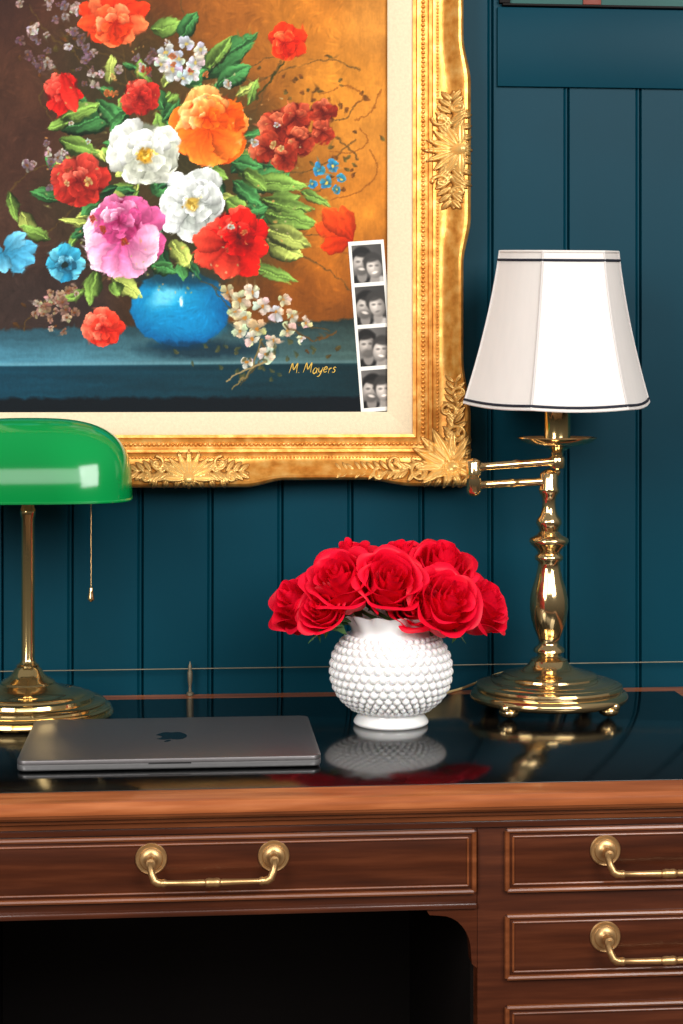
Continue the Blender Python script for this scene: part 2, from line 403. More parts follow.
def noise(shape, sx, sy, seed):
    r = np.random.default_rng(seed); g = r.random((shape[0]//sy+3, shape[1]//sx+3))
    yy = np.arange(shape[0])/sy; xx = np.arange(shape[1])/sx
    y0 = yy.astype(int); x0 = xx.astype(int); fy = (yy-y0)[:, None]; fx = (xx-x0)[None]
    fy = fy*fy*(3-2*fy); fx = fx*fx*(3-2*fx)
    a = g[y0][:, x0]; b = g[y0][:, x0+1]; c = g[y0+1][:, x0]; d = g[y0+1][:, x0+1]
    return (a*(1-fx)+b*fx)*(1-fy)+(c*(1-fx)+d*fx)*fy-.5
bg *= (1+.20*noise(PX.shape, 30, 40, 1)+.12*noise(PX.shape, 9, 13, 2))[..., None]
edge = 330-PX*.03
tx = np.clip(PX/387, 0, 1)[..., None]
topc = np.array((70,120,138.))*(1-tx)+np.array((58,74,68.))*tx
ty = np.clip((PY-edge)/34, 0, 1)[..., None]
topc = topc*(.62+.5*ty)*(1+.15*noise(PX.shape, 60, 5, 3))[..., None]
m = np.clip((PY-edge)/3+.5, 0, 1)[..., None]; bg = bg*(1-m)+topc*m
lip = 366-PX*.008
fc = (np.array((16,60,76.))*(1-tx)+np.array((18,42,46.))*tx)*(1+.2*noise(PX.shape, 80, 6, 4))[..., None]
m = np.clip((PY-lip)/1.5+.5, 0, 1)[..., None]; bg = bg*(1-m)+fc*m
m = (np.exp(-((PY-lip+1.5)/1.8)**2)*.55)[..., None]; bg = bg*(1-m)+m*(np.array((110,158,172.))*(1-.5*tx)+.5*tx*np.array((80,90,80.)))
m = np.clip((PY-(398-PX*.004))/4+.5, 0, 1)[..., None]; bg = bg*(1-m)+np.array((8,18,24.))*m
p = Painter(PX, PY, bg)
p.ell(205, 350, 62, 9, 0, (12,32,44), soft=8, a=.7)
p.ell(180, 308, 50, 38, 0, (40,164,206), (2,78,128), soft=1.5, off=(-.2,-.25))
p.ell(190, 322, 30, 14, .1, (20,132,184), soft=12, a=.7)
p.ell(165, 296, 16, 9, -.5, (150,220,238), soft=9, a=.6); p.ell(182, 302, 1.6, 5, 0, (230,246,252), soft=1, a=.9)
p.ell(180, 345, 28, 4, 0, (8,48,70), soft=3, a=.7); p.ell(180, 278, 42, 9, 0, (8,52,76), soft=8, a=.7)
for (x, y, rx, ry) in ((165,120,95,70),(150,200,105,70),(230,190,70,80),(200,248,80,30),(120,60,70,50)):
    p.ell(x, y, rx, ry, 0, (48,48,30), soft=35, a=.5)
random.seed(11)
def twig(pts, c=(84,64,34), r=.7): p.line(pts, r, c, .7)
for pts in (((150,100),(120,60),(55,40),(30,5)), ((140,90),(90,70),(60,30)), ((210,100),(260,60),(300,55)), ((240,130),(300,110),(340,120),(360,100)), ((250,170),(310,170),(355,140)),
            ((270,150),(320,130),(350,150),(358,160)), ((120,140),(60,160),(30,170),(10,190)), ((200,280),(240,300),(280,320),(330,330)), ((210,285),(240,320),(265,350),(240,385)),
            ((120,270),(70,295),(30,315),(25,330)), ((240,240),(300,235),(340,235)), ((130,100),(120,40),(115,0)), ((190,90),(185,40),(180,-20)), ((250,120),(280,60)), ((250,200),(320,190),(330,175)),
            ((100,180),(50,230),(10,255)), ((230,90),(320,60),(360,70)), ((300,255),(335,275),(350,290)), ((80,150),(40,100),(60,80))):
    twig(pts)
GR = [(40,78,48), (62,110,62), (106,134,64), (150,160,84)]
def dleaf(x0, y0, x1, y1, W, i):
    j = random.uniform(.85, 1.15); c0 = [v*.5*j for v in GR[i]]; c1 = [v*j*1.12 for v in GR[i]]
    p.leaf(x0, y0, x1, y1, W, c0, c1, rib=[min(255, v*1.6) for v in GR[i]])
    if i > 0:
        dx, dy = x1-x0, y1-y0; pa = math.atan2(dy, dx)
        p.petal(x0+dx*.2-dy*.08, y0+dy*.2+dx*.08, pa, math.hypot(dx,dy)*.7, W*.3, [v*.9 for v in GR[i]], [min(255,v*1.5) for v in GR[i]], k=.9, a=.7)
for k in range(120):
    a = random.uniform(0, 2*PI); r = random.uniform(.25, 1.12)
    x, y = 170+math.cos(a)*104*r, 172+math.sin(a)*98*r
    if y > 258 and 130 < x < 228: continue
    a2 = a+random.uniform(-.9, .9); L = random.uniform(14, 32)
    dleaf(x, y, x+math.cos(a2)*L, y+math.sin(a2)*L, random.uniform(4, 7.5), random.choice((0,1,1,2,2,3)))
LV = [(60,130,128,108,14,1),(58,140,98,152,10,2),(95,100,125,128,9,1),(195,78,258,32,15,1),(215,85,252,66,11,1),(150,30,185,24,10,2),(240,190,285,170,12,1),(250,180,308,186,10,2),
      (262,212,318,226,13,2),(266,240,304,258,14,3),(262,228,312,246,12,3),(262,205,300,196,10,2),(22,210,34,240,8,3),(8,190,18,222,6,2),(96,270,88,305,9,2),(110,275,142,298,10,3),(112,280,120,296,8,2),
      (170,240,190,268,10,3),(230,160,262,168,9,1),(228,238,262,262,10,2),(128,110,110,135,8,1),(180,85,205,70,9,1),(60,200,30,190,7,1),(150,265,178,272,8,1),(150,180,170,196,8,1),(225,200,246,212,10,2),(180,40,196,10,9,1),(70,120,48,128,7,2),(245,262,298,282,7,2),
      (60,118,100,104,9,2),(240,215,270,205,9,1),(165,110,150,85,9,1),(100,200,80,215,8,1),(170,170,158,190,8,0),(232,180,262,205,10,1),(205,70,232,36,9,2),(258,198,314,210,8,2),(242,170,268,190,9,2),(300,190,330,206,6,2),(50,240,20,226,7,2),(84,290,62,300,6,2)]
for l_ in LV: dleaf(*l_)
for k in range(80):
    bx, by = random.choice(((340,140),(350,100),(300,110),(345,165),(50,30),(30,60),(60,60),(270,90),(310,90),(40,310),(330,330),(345,150),(335,125),(300,80)))
    x, y = bx+random.gauss(0, 14), by+random.gauss(0, 15); a = random.random()*6.28
    p.petal(x, y, a, random.uniform(4, 9), 2.0, (62,44,22), random.choice(((92,60,28),(84,74,38),(120,68,30),(104,98,52))), a=.85)
for k in range(70):
    bx, by = random.choice(((48,38),(62,8),(40,62),(72,30),(30,20),(20,45),(85,70),(58,160),(45,172),(92,50),(150,60)))
    p.blossom(bx+random.gauss(0, 9), by+random.gauss(0, 9), random.uniform(3, 6), random.choice(((176,154,146),(134,108,114),(212,196,186),(116,86,88))), (110,70,40))
for pts in (((320,95),(345,85),(362,95),(352,108)), ((330,200),(360,190),(378,170),(370,150)), ((340,250),(365,262),(380,285)), ((330,150),(352,152),(368,140),(360,128)), ((355,120),(372,110),(380,90))):
    p.line(pts, .6, (132,78,28), .7)
for a, L, W in ((-2.7,38,11),(-2.2,36,12),(-1.6,34,13),(-1.0,36,12),(-.45,40,11),(.1,36,10),(.8,28,10),(1.6,26,11),(2.4,28,10),(3.1,36,10)):
    p.petal(113, 22, a, L, W, (150,32,16), random.choice(((238,86,44),(250,130,80),(230,66,30))))
p.flower(113, 24, 22, (150,32,14), (234,80,34), (252,156,110), n=(6,5,4,0))
p.flower(62, 92, 20, (110,14,14), (222,38,32), (246,104,84), n=(7,5,4,3), sq=1.2)
p.petal(60, 70, 1.2, 44, 9, (150,20,18), (232,60,46))
p.flower(140, 97, 21, (100,20,18), (192,50,40), (224,110,88), n=(8,6,5,3))
for x, y, r in ((166,52,10),(186,44,9),(196,62,11),(172,70,11),(200,50,8),(182,78,9),(160,64,8),(190,74,9),(178,58,9)):
    p.blossom(x, y, r, (236,234,230), (180,160,90), dim=.66)
for a, L, W in ((-2.6,20,8),(-1.8,22,9),(-1.2,20,8),(-.4,24,8),(.4,22,8),(1.2,18,8),(2.2,18,8)):
    p.petal(285, 43, a, L, W, (150,22,10), (232,62,24))
p.flower(284, 43, 15, (140,20,10), (232,50,20), (246,126,74), n=(6,5,3,0))
p.line([(283,60),(270,80),(255,100)], 1, (60,56,24))
for x, y, r in ((278,128,23),(296,118,18),(268,148,19),(300,142,17),(322,112,15),(322,132,13),(284,158,16)):
    p.flower(x, y, r, (86,20,12), (168,58,36), (214,118,82), n=(6,5,3,0))
p.flower(210, 127, 44, (160,44,6), (240,104,26), (255,186,112), n=(9,8,6,4), sq=.95)
p.flower(207, 118, 27, (176,52,8), (246,114,30), (255,204,140), n=(6,6,4,3))
for a in (2.5, 1.9, 1.3, .7): p.petal(209, 128, a, 38, 17, (190,64,10), (248,132,50), k=2., e=.55, edge=.1)
p.flower(79, 181, 31, (92,18,16), (182,52,42), (224,118,96), n=(8,7,5,4))
p.flower(144, 153, 38, (118,122,104), (226,226,212), (255,255,252), n=(10,9,7,4), rot=.2)
p.ell(145, 155, 8, 7, 0, (216,176,54), (180,120,30), soft=3)
for k in range(16): p.ell(145+random.gauss(0,5), 155+random.gauss(0,4), 1.4, 1.4, 0, random.choice(((240,214,110),(150,110,30))))
p.flower(193, 203, 38, (112,118,110), (222,224,218), (255,255,254), n=(10,9,7,4), rot=.5)
p.ell(192, 204, 7, 6, 0, (214,190,96), (170,130,50), soft=3)
for k in range(14): p.ell(192+random.gauss(0,4), 204+random.gauss(0,4), 1.3, 1.3, 0, random.choice(((244,226,150),(150,120,50))))
p.flower(122, 232, 44, (122,26,66), (214,106,154), (250,212,226), n=(9,8,7,5), rot=.3, sq=1.02)
for a, L in ((2.9,38),(2.35,42),(1.8,40),(1.2,42),(.65,40),(.1,38)): p.petal(122, 238, a, L, 16, (176,62,116), random.choice(((248,204,220),(234,164,194))), k=2., e=.55, edge=.08)
p.flower(118, 220, 27, (116,22,62), (198,84,134), (248,202,220), n=(7,6,5,3))
p.flower(232, 240, 34, (92,4,6), (208,22,20), (246,92,70), n=(8,7,5,4))
for a, L, W in ((-.5,40,13),(.15,36,13),(-1.1,38,14),(.9,38,14),(2.7,42,13),(3.3,40,12),(1.8,36,14)):
    p.petal(232, 244, a, L, W, (104,6,6), random.choice(((232,36,26),(216,24,22),(246,86,62))), k=1.7, e=.6)
p.flower(238, 236, 19, (76,2,4), (200,18,18), (240,72,56), n=(6,5,4,0))
for a, L, W in ((-2.75,32,10),(-2.35,34,11),(2.9,26,9),(-1.9,28,9)):
    p.petal(353, 240, a, L*1.3, W, (150,36,10), random.choice(((232,86,32),(238,112,60),(214,64,20))))
p.leaf(355, 240, 372, 262, 5, (60,70,30), (100,100,44))
for x, y, r in ((318,170,8),(332,166,7),(326,182,7),(312,184,6),(340,178,6),(336,190,5)):
    p.blossom(x, y, r, (70,172,212), (210,190,90), dim=.55)
for a in [2*PI*i/8 for i in range(8)]: p.petal(65, 263, a, 20, 7.5, (14,70,96), random.choice(((76,184,216),(120,210,232),(50,150,188))), k=1.7, e=.6)
p.flower(65, 264, 11, (12,44,60), (60,140,170), (140,210,230), n=(6,4,0,0)); p.ell(65, 264, 4, 4, 0, (24,40,40))
for a, L in ((-.2,36),(.25,34),(-.7,30),(.7,30),(2.9,24),(-2.6,22),(1.5,22)): p.petal(2, 252, a, L, 9, (40,110,140), random.choice(((134,206,232),(96,178,212))))
p.flower(102, 328, 22, (130,18,16), (226,60,40), (250,142,112), n=(8,6,5,3))
for x, y, r in ((228,292,8),(240,300,10),(252,292,9),(262,306,10),(244,318,11),(258,328,10),(276,312,10),(292,316,8),(288,330,9),(306,322,6),(266,354,11),(252,338,9),(240,330,8),(272,340,8),(246,362,7),(284,300,7),(234,312,7),(300,338,6)):
    p.blossom(x, y, r, random.choice(((236,220,186),(222,200,158),(246,238,216))), (170,116,50), dim=.68)
for k in range(30):
    bx, by = random.choice(((58,306),(44,300),(70,296),(36,316),(60,322)))
    p.blossom(bx+random.gauss(0,7), by+random.gauss(0,6), random.uniform(3, 6), random.choice(((176,140,116),(150,110,90),(200,176,150))), (110,60,30))
for k in range(30):
    a = random.uniform(0, 2*PI); r = random.uniform(.85, 1.15)
    x, y = 172+math.cos(a)*100*r, 165+math.sin(a)*100*r
    if y > 250: continue
    p.blossom(x, y, random.uniform(3, 5), random.choice(((226,190,120),(214,120,70),(220,214,200),(190,70,50))), (150,90,40), dim=.65)
for k in range(30):
    x, y = 250+random.gauss(0, 34), 354+random.gauss(0, 10); a = random.uniform(.2, 2.8)
    p.petal(x, y, a, 7, 1.8, (50,60,40), (90,84,50), a=.8)
p.line([(262,340),(250,370),(232,388)], .9, (120,104,66)); p.line([(285,325),(315,340),(335,332)], .9, (90,66,36)); p.line([(265,362),(240,372),(226,380)], .8, (150,130,90))
for k in range(120):
    a = random.uniform(0, 2*PI); r = random.uniform(.7, 1.25)
    p.ell(172+math.cos(a)*105*r, 170+math.sin(a)*105*r, 1.2, .9, a, random.choice(((190,176,130),(150,150,90),(210,150,90))), a=.7)
sh0 = PX.shape
ii, jj = np.meshgrid(np.arange(sh0[0]), np.arange(sh0[1]), indexing='ij')
wi = np.clip(ii+noise(sh0, 9, 8, 31)*4.4+noise(sh0, 4, 4, 32)*1.8, 0, sh0[0]-1).astype(int)
wj = np.clip(jj+noise(sh0, 8, 9, 33)*4.4+noise(sh0, 4, 4, 34)*1.8, 0, sh0[1]-1).astype(int)
fl_ = ((PY > 325) | (PX > 387))
wi = np.where(fl_ & (np.abs(PY-366) < 8), ii, wi)
p.img = p.img[wi, wj]
xsA, ysA = p.xs, p.ys
for k in range(2000):
    x, y = random.uniform(0, 345), random.uniform(-5, 345)
    a_, b_ = np.searchsorted(xsA, x), np.searchsorted(ysA, y)
    if a_ >= sh0[1] or b_ >= sh0[0]: continue
    c = p.img[b_, a_]*random.choice((.86, .93, 1.08, 1.16))
    ang = math.sin(x*.045)*1.6+math.cos(y*.05)*1.6
    p.ell(x, y, random.uniform(2.2, 4.5), random.uniform(.7, 1.2), ang, c, soft=1.2, a=.55)
img = p.img*(1+.06*noise(PX.shape, 3, 3, 8)+.05*noise(PX.shape, 2, 7, 9))[..., None]
lum = img.mean(-1, keepdims=True); img = lum+(img-lum)*1.05; img = 118+(img-118)*1.06
V = np.stack([WX, np.full_like(WX, YC), WZ], -1).reshape(-1, 3)
np_mesh('canvas', V, quads(NZc, NXc), np.clip(img, 3, 255).reshape(-1, 3), M['paint'], paint)
# signature, brushed letters
GL = {'M': (1.0, [[(0,0),(.06,.45),(.14,1),(.42,.32),(.72,1),(.76,.5),(.84,0)]]), '.': (.35, [[(.05,.03),(.12,.06)]]), ' ': (.25, []),
      'a': (.62, [[(.45,.5),(.2,.56),(.05,.25),(.18,.0),(.40,.14),(.47,.52),(.46,.2),(.56,.03)]]),
      'y': (.60, [[(.02,.52),(.10,.14),(.26,.08),(.42,.3)], [(.48,.55),(.40,.1),(.26,-.32),(.02,-.36)]]),
      'e': (.52, [[(.06,.26),(.36,.34),(.32,.54),(.14,.5),(.05,.2),(.2,.0),(.44,.12)]]),
      'r': (.48, [[(.06,.54),(.10,.0)], [(.09,.3),(.22,.5),(.40,.5)]]),
      's': (.5, [[(.40,.48),(.2,.54),(.12,.38),(.32,.22),(.26,.02),(.02,.04)]])}
sgm = MB(); tot = sum(GL[c][0] for c in 'M. Mayers'); x1_, x0_ = P(336,370,YC).x, P(289,370,YC).x; un = (x1_-x0_)/tot; zz = P(289,373,YC).z
cx0 = x0_
for ci, c in enumerate('M. Mayers'):
    adv, strokes = GL[c]
    bo = (.0,.0,.0,.05,-.06,.02,.08,-.02,.06)[ci]
    for stq in strokes:
        pts = [(cx0+(a_+.28*b_)*un, YC-.0004, zz+(b_+bo)*un*1.12) for a_, b_ in stq]
        if len(stq) > 2: pts = cr(pts, 4)
        n_ = len(pts); sgm.tube(pts, [.00052*(.6+.7*math.sin(PI*i/(max(n_-1,1)))) for i in range(n_)], 6)
    cx0 += adv*un
sgm.build('signature', M['sig'], paint)
# frame
KN = .90
prof_px = [(25,.001), (25,.030), (28,.031), (29.5,.029), (32,.0285), (40,.0295), (41,.033), (44,.0335), (45.5,.031), (48,.0305), (54,.0315), (60,.035), (66,.041), (71,.047), (75,.050), (78,.0495), (81,.046), (82.5,.040), (82.5,.001)]
def pbase(u):
    us = [q[0]+1e-4*i for i, q in enumerate(prof_px[1:-1])]; hs = [q[1] for q in prof_px[1:-1]]
    return np.interp(u, us, hs)
cxF, czF = (xL+xR)/2, (zB+zT)/2; hx, hz = (xR-xL)/2, (zT-zB)/2
def sm(a, b, x): t = min(1, max(0, (x-a)/(b-a))); return t*t*(3-2*t)
def gfun(s_):
    a = abs(s_); return .80+.20*max(1-sm(.20,.34,a), sm(.62,.80,a))
def sweep(prof, mod, N=140):
    b = MB()
    for (ax, sg) in (('x',1),('x',-1),('z',1),('z',-1)):
        rows_ = []
        for i in range(N+1):
            s_ = -1+2*i/N; g = gfun(s_) if mod else 1.
            row = []
            for u, h in prof:
                ue = u if u <= 45 else 45+(u-45)*g
                if ax == 'x': row.append((cxF+sg*(hx+ue*MMW), -h, czF+s_*(hz+u*MMW*KN)))
                else: row.append((cxF+s_*(hx+u*MMW), -h, czF+sg*(hz+ue*MMW*KN)))
            rows_.append(row)
        b.grid(rows_)
    return b
sweep([(0,.0205),(0,.0235),(2,.0250),(22,.0275),(24,.0275),(25.2,.027)], False, 4).build('liner', M['liner'], paint, ang=30)
sweep(prof_px, True).build('frame', M['gold'], paint, ang=30)
bd = MB()
def beads(u, h, r, step):
    for (ax, sg) in (('x',1),('x',-1),('z',1),('z',-1)):
        L = (hz+u*MMW*KN) if ax == 'x' else (hx+u*MMW)
        n = int(2*L/step)
        for i in range(n):
            t = -L+2*L*(i+.5)/n
            c = (cxF+sg*(hx+u*MMW), -h, czF+t) if ax == 'x' else (cxF+t, -h, czF+sg*(hz+u*MMW*KN))
            bd.ball(c, r, 8, 6)
beads(35.5, .0295, .0026, .0058)
beads(50, .0308, .0018, .0044)
bd.build('beading', M['gold'], paint, ang=80)
class Relief:
    def __init__(s, x0, x1, z0, z1, st=.65):
        s.x = np.arange(x0, x1+st, st); s.z = np.arange(z0, z1+st, st); s.X, s.Z = np.meshgrid(s.x, s.z); s.H = np.zeros_like(s.X)
    def lobe(s, bx, bz, ang, L, W, h, k=1.1):
        X = s.X-bx; Z = s.Z-bz; ca_, sa_ = math.cos(ang), math.sin(ang); t = (X*ca_+Z*sa_)/L; q = -X*sa_+Z*ca_
        tt = np.clip(t, 0, 1); hw = W*np.sin(PI*tt**k)**.8+1e-3; n = np.abs(q)/hw
        hh = h*np.sqrt(np.clip(1-n*n, 0, 1))*(.55+.45*np.sin(PI*tt**.8))*(1-.30*np.exp(-(n/.22)**2))*((t > 0) & (t < 1))
        s.H = np.maximum(s.H, hh)
    def ballr(s, cx, cz, r, h):
        d = np.hypot(s.X-cx, s.Z-cz)/r; s.H = np.maximum(s.H, h*np.sqrt(np.clip(1-d*d, 0, 1)))
    def curve(s, pts, r0, r1, h):
        pts = cr([(a, b, 0) for a, b in pts], 10); n = len(pts)
        for i, q in enumerate(pts):
            r = r0+(r1-r0)*i/(n-1); s.ballr(q.x, q.y, r, h*(.5+.5*r/max(r0, r1)))
    def scroll(s, cx, cz, R, a0, turns, r0, h, sg=1):
        pts = []
        for i in range(15):
            t = i/14; a = a0+sg*t*turns*2*PI; rr = R*(1-.82*t); pts.append((cx+rr*math.cos(a), cz+rr*math.sin(a)))
        s.curve(pts, r0, r0*.6, h); s.ballr(cx, cz, r0*1.3, h*1.1)
def swap_lobe(R, sw, bx, bz, ang, L, W, h):
    if sw: R.lobe(-bz, -bx, math.atan2(-math.cos(ang), -math.sin(ang)), L, W, h)
    else: R.lobe(bx, bz, ang, L, W, h)
def corner_relief():
    R = Relief(-178, 4, -4, 150)
    for sw in (False, True):
        random.seed(3)
        lim = 172 if not sw else 144
        f = (lambda a, b: (-b, -a)) if sw else (lambda a, b: (a, b))
        R.curve([f(-40,20), f(-70,28), f(-100,18), f(-lim+25,22), f(-lim+4,17)], 4.6, 1.8, 7)
        for cx, cz, rr, a0, sg in ((-66,18,12,1.6,1), (-96,30,10,-1.2,-1), (-118,16,8,1.6,1)):
            q = f(cx, cz); aa = math.atan2(-math.cos(a0), -math.sin(a0)) if sw else a0
            R.scroll(q[0], q[1], rr, aa, 1.2, 2.8, 8, sg if not sw else -sg)
        x = -46
        while x > -lim+6:
            for sd in (1, -1):
                swap_lobe(R, sw, x, 21, PI-sd*random.uniform(.5, 1.0), max(9, 24+x*.07), 4.3+x*.010, 8)
            x -= 8.5
        for a in (2.2, 2.7, 3.2, 3.7, 1.9): swap_lobe(R, sw, -30, 26, a, 42, 6, 10)
        for xx in (-6, -16, -26, -38, -50): swap_lobe(R, sw, xx-2, 12, -1.9+xx*.004, 15, 4.6, 7)
    for i in range(9): R.lobe(-26, 26, 2*PI*i/9+.2, 30, 6.2, 11)
    for a in (2.36, 2.05, 2.67): R.lobe(-22, 22, a, 58, 8, 12)
    R.ballr(-25, 25, 9, 14)
    for i in range(8): R.ballr(-25+11*math.cos(i*.785), 25+11*math.sin(i*.785), 2.8, 13)
    return R
def side_relief(L):
    R = Relief(-L-4, L+4, -4, 58)
    for sg in (1, -1):
        R.curve([(0,14), (sg*22,26), (sg*44,16), (sg*(L-14),22), (sg*L,18)], 4.6, 1.8, 7)
        for cx, cz, rr in ((20,16,11), (40,30,9), (54,14,7)):
            R.scroll(sg*cx, cz, rr, PI/2, 1.2, 2.7, 8, sg)
        x = 14.
        random.seed(4)
        while x < L-4:
            for sd in (1, -1):
                a = sd*random.uniform(.5, 1.0); a = a if sg > 0 else PI-a
                R.lobe(sg*x, 20, a, max(9, 24-x*.12), 4.6-x*.012, 8)
            x += 8
        for xx in (12, 26, 40): R.lobe(sg*xx, 12, -PI/2+sg*.4, 14, 4.6, 7)
    for i in range(9): R.lobe(0, 12, PI*i/8, 36, 5, 11)
    for i in range(7): R.lobe(0, 14, -PI*i/6, 16, 4, 8)
    R.ballr(0, 14, 9, 13)
    return R
def place_relief(name, R, fn, ubase):
    H = R.H
    base = ubase(R.X, R.Z)
    keep = H > .35
    wxyz = fn(R.X/1000, R.Z/1000); y = -(base-.0012+H/1000)
    V = np.stack([wxyz[0], y, wxyz[1]], -1).reshape(-1, 3)
    q = quads(*H.shape); kq = keep.ravel()[q].any(1); q = q[kq]
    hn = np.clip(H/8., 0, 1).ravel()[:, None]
    c = np.array((92,48,10.))*(1-hn)**1.2+np.array((248,200,118.))*(1-(1-hn)**1.2)  # gilt darkens towards low relief: patina plus painted recess shade
    used = np.unique(q); rem = np.full(V.shape[0], -1); rem[used] = np.arange(len(used))
    s = 0
    for k in range(0, len(q), max(1, len(q)//200)):
        t = V[q[k]]; s += np.cross(t[1]-t[0], t[2]-t[0])[1]
    if s > 0: q = q[:, ::-1]
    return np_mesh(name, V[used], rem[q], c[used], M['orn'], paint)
WT = 82.5
Rc = corner_relief()
oxr, ozr = hx+WT*MMW, hz+WT*MMW*KN
ub = lambda X, Z: pbase(WT-np.maximum(np.minimum(-X/1.27, Z/1.27/KN), 0))
for sx in (1, -1):
    for sz in (1, -1):
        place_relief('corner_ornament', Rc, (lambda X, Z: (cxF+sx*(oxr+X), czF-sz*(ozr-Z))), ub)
Rs = side_relief(74)
WZs = 1.25
for sx in (1, -1):
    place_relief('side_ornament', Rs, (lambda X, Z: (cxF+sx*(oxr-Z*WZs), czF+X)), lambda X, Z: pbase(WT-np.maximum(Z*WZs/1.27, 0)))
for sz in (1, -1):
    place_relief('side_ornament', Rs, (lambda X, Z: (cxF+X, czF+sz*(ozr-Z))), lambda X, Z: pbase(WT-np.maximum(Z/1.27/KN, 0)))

# ------------------------------------------------------------------ photo strip tucked under the liner
sw_, sh_ = 36, 172
sxx = np.linspace(0, sw_, 150); syy = np.linspace(0, sh_, 700); SX, SY = np.meshgrid(sxx, syy)
q = Painter(SX, SY, np.full(SX.shape+(3,), 226.)*np.array((1,.985,.95)))
random.seed(21)
def face(cx, cy, k, tilt, lt, hair, smile, beard):
    W = np.array((1,.95,.90))
    q.ell(cx+tilt*6, cy-2.6*k, 7.4*k, 8.4*k, tilt, hair*W, soft=2.4)
    q.ell(cx, cy+10*k, 3.6*k, 5*k, 0, lt*.62*W, soft=2)
    q.ell(cx, cy+1.4*k, 6.1*k, 7.9*k, tilt, lt*W, lt*.45*W, soft=1.8, off=(-.3,-.25))
    q.ell(cx+tilt*5, cy-5.6*k, 6.0*k, 2.2*k, tilt, hair*W, soft=2.2, a=.9)
    if beard: q.ell(cx, cy+6.3*k, 4.4*k, 3.2*k, tilt, lt*.38*W, soft=3, a=.65)
    for e in (-2.3, 2.4):
        q.ell(cx+e*k+tilt*2, cy-.3*k, 1.5*k, .9*k, 0, lt*.36*W, soft=1.4, a=.75)
    q.ell(cx+.9*k, cy+2.2*k, 1.0*k, 1.8*k, 0, lt*.7*W, soft=1.5, a=.6)
    if smile: q.ell(cx, cy+5.0*k, 2.5*k, 1.1*k, tilt, lt*1.12*W, lt*.85*W, soft=1.1, a=.9)
    else: q.ell(cx, cy+5.2*k, 1.8*k, .8*k, tilt, lt*.45*W, soft=1.3, a=.8)
for k in range(4):
    y0 = 4+42*k
    m_ = ((SX >= 3) & (SX <= 33) & (SY >= y0) & (SY <= y0+38)).astype(float)[..., None]
    g = (84, 66, 110, 98)[k]; q.img = q.img*(1-m_)+m_*np.array((g, g*.96, g*.92))*(1.15-.012*(SX[..., None]))
    d1, d2, t1, t2 = ((0,2,.15,-.22),(2,-1,.32,-.28),(-1,2,-.14,.24),(2,0,.30,-.12))[k]
    q.ell(9, y0+42, 13, 12, 0, (24,23,22), soft=3); q.ell(29, y0+43, 12, 11, 0, (186,180,174), soft=3)
    face(11.5, y0+17+d1, 1.42, t1, 214, 26, k in (0,1,3), True); face(24.5, y0+20+d2, 1.30, t2, 240, 54, k in (0,2,3), False)
    m_ = ((SY > y0+38) & (SY < y0+80)).astype(float)[..., None]; q.img = q.img*(1-m_)+np.array((230,227,218.))*m_
for (a, b, c, d) in ((-5,3,-5,180), (33,41,-5,180))+tuple((-5,41,4+42*k+38,4+42*k+42) for k in range(4))+((-5,41,-5,4),):
    m_ = ((SX >= a) & (SX <= b) & (SY >= c) & (SY <= d)).astype(float)
    q.img = q.img*(1-m_[..., None])+np.array((230,227,218.))*m_[..., None]
tl = P(348, 242, YC)
ax = Vector((math.cos(math.radians(4.4)), 0, math.sin(math.radians(4.4)))); dn = Vector((ax.z, 0, -ax.x))
SV = np.array(tl)[None, None]+SX[..., None]*MMW*np.array(ax)+SY[..., None]*MMW*np.array(dn)
SV[..., 1] = YC-.0009
strip = thing('photo_strip', 'black and white photo booth strip tucked into the gilt frame over the canvas', 'photo strip', (tl.x, YC-.0009, SV[..., 2].min()))
np_mesh('print', SV.reshape(-1, 3), quads(*SX.shape), np.clip(q.img, 0, 255).reshape(-1, 3), M['photo'], strip)

# ------------------------------------------------------------------ laptop
fl = G(17, 772); fr_ = G(322, 770); lw = fr_.x-fl.x; lcx = (fl.x+fr_.x)/2; ly0 = (fl.y+fr_.y)/2; ld = lw*.69
lap = thing('laptop', 'closed grey aluminium laptop lying on the black desk top', 'laptop', (lcx, ly0+ld/2, TOP))
ZK = .84
def rrect(w, d, r, n=8):
    pts = []
    for cx, cy, a0 in ((w/2-r, d/2-r, 0), (-w/2+r, d/2-r, PI/2), (-w/2+r, -d/2+r, PI), (w/2-r, -d/2+r, 1.5*PI)):
        for k in range(n+1): a = a0+PI/2*k/n; pts.append((cx+r*math.cos(a), cy+r*math.sin(a)))
    return pts
def slab(layers, name, m, parent):
    b = MB(); rings = []
    for ins, z in layers: rings.append([Vector((x, y, z*ZK)) for x, y in rrect(lw-2*ins, ld-2*ins, .010-min(ins, .006))])
    n = len(rings[0]); v = [q_ for r in rings for q_ in r]; f = []
    for i in range(len(rings)-1):
        for k in range(n): f.append((i*n+k, i*n+(k+1) % n, (i+1)*n+(k+1) % n, (i+1)*n+k))
    f.append(tuple(range(n-1, -1, -1))); f.append(tuple((len(rings)-1)*n+k for k in range(n)))
    b.add(v, f); return b.build(name, m, parent, world=False, ang=40)
slab([(.004,.0016), (.0012,.0026), (0,.0045), (0,.0096), (.0003,.0099)], 'base', M['alu'], lap)
slab([(.0016,.0096), (.0016,.0106)], 'seam_gasket', M['rubber'], lap)
lid = slab([(.0003,.0103), (0,.0107), (0,.0148), (.0003,.0154), (.0010,.0157)], 'lid', M['alu_lid'], lap)
ap = [(0,.62),(.14,.69),(.34,.69),(.52,.57),(.60,.48),(.46,.36),(.38,.18),(.41,-.02),(.52,-.17),(.63,-.25),(.52,-.53),(.33,-.79),(.17,-.82),(0,-.75),(-.17,-.82),(-.33,-.79),(-.52,-.53),(-.64,-.15),(-.63,.22),(-.50,.55),(-.32,.69),(-.14,.69)]
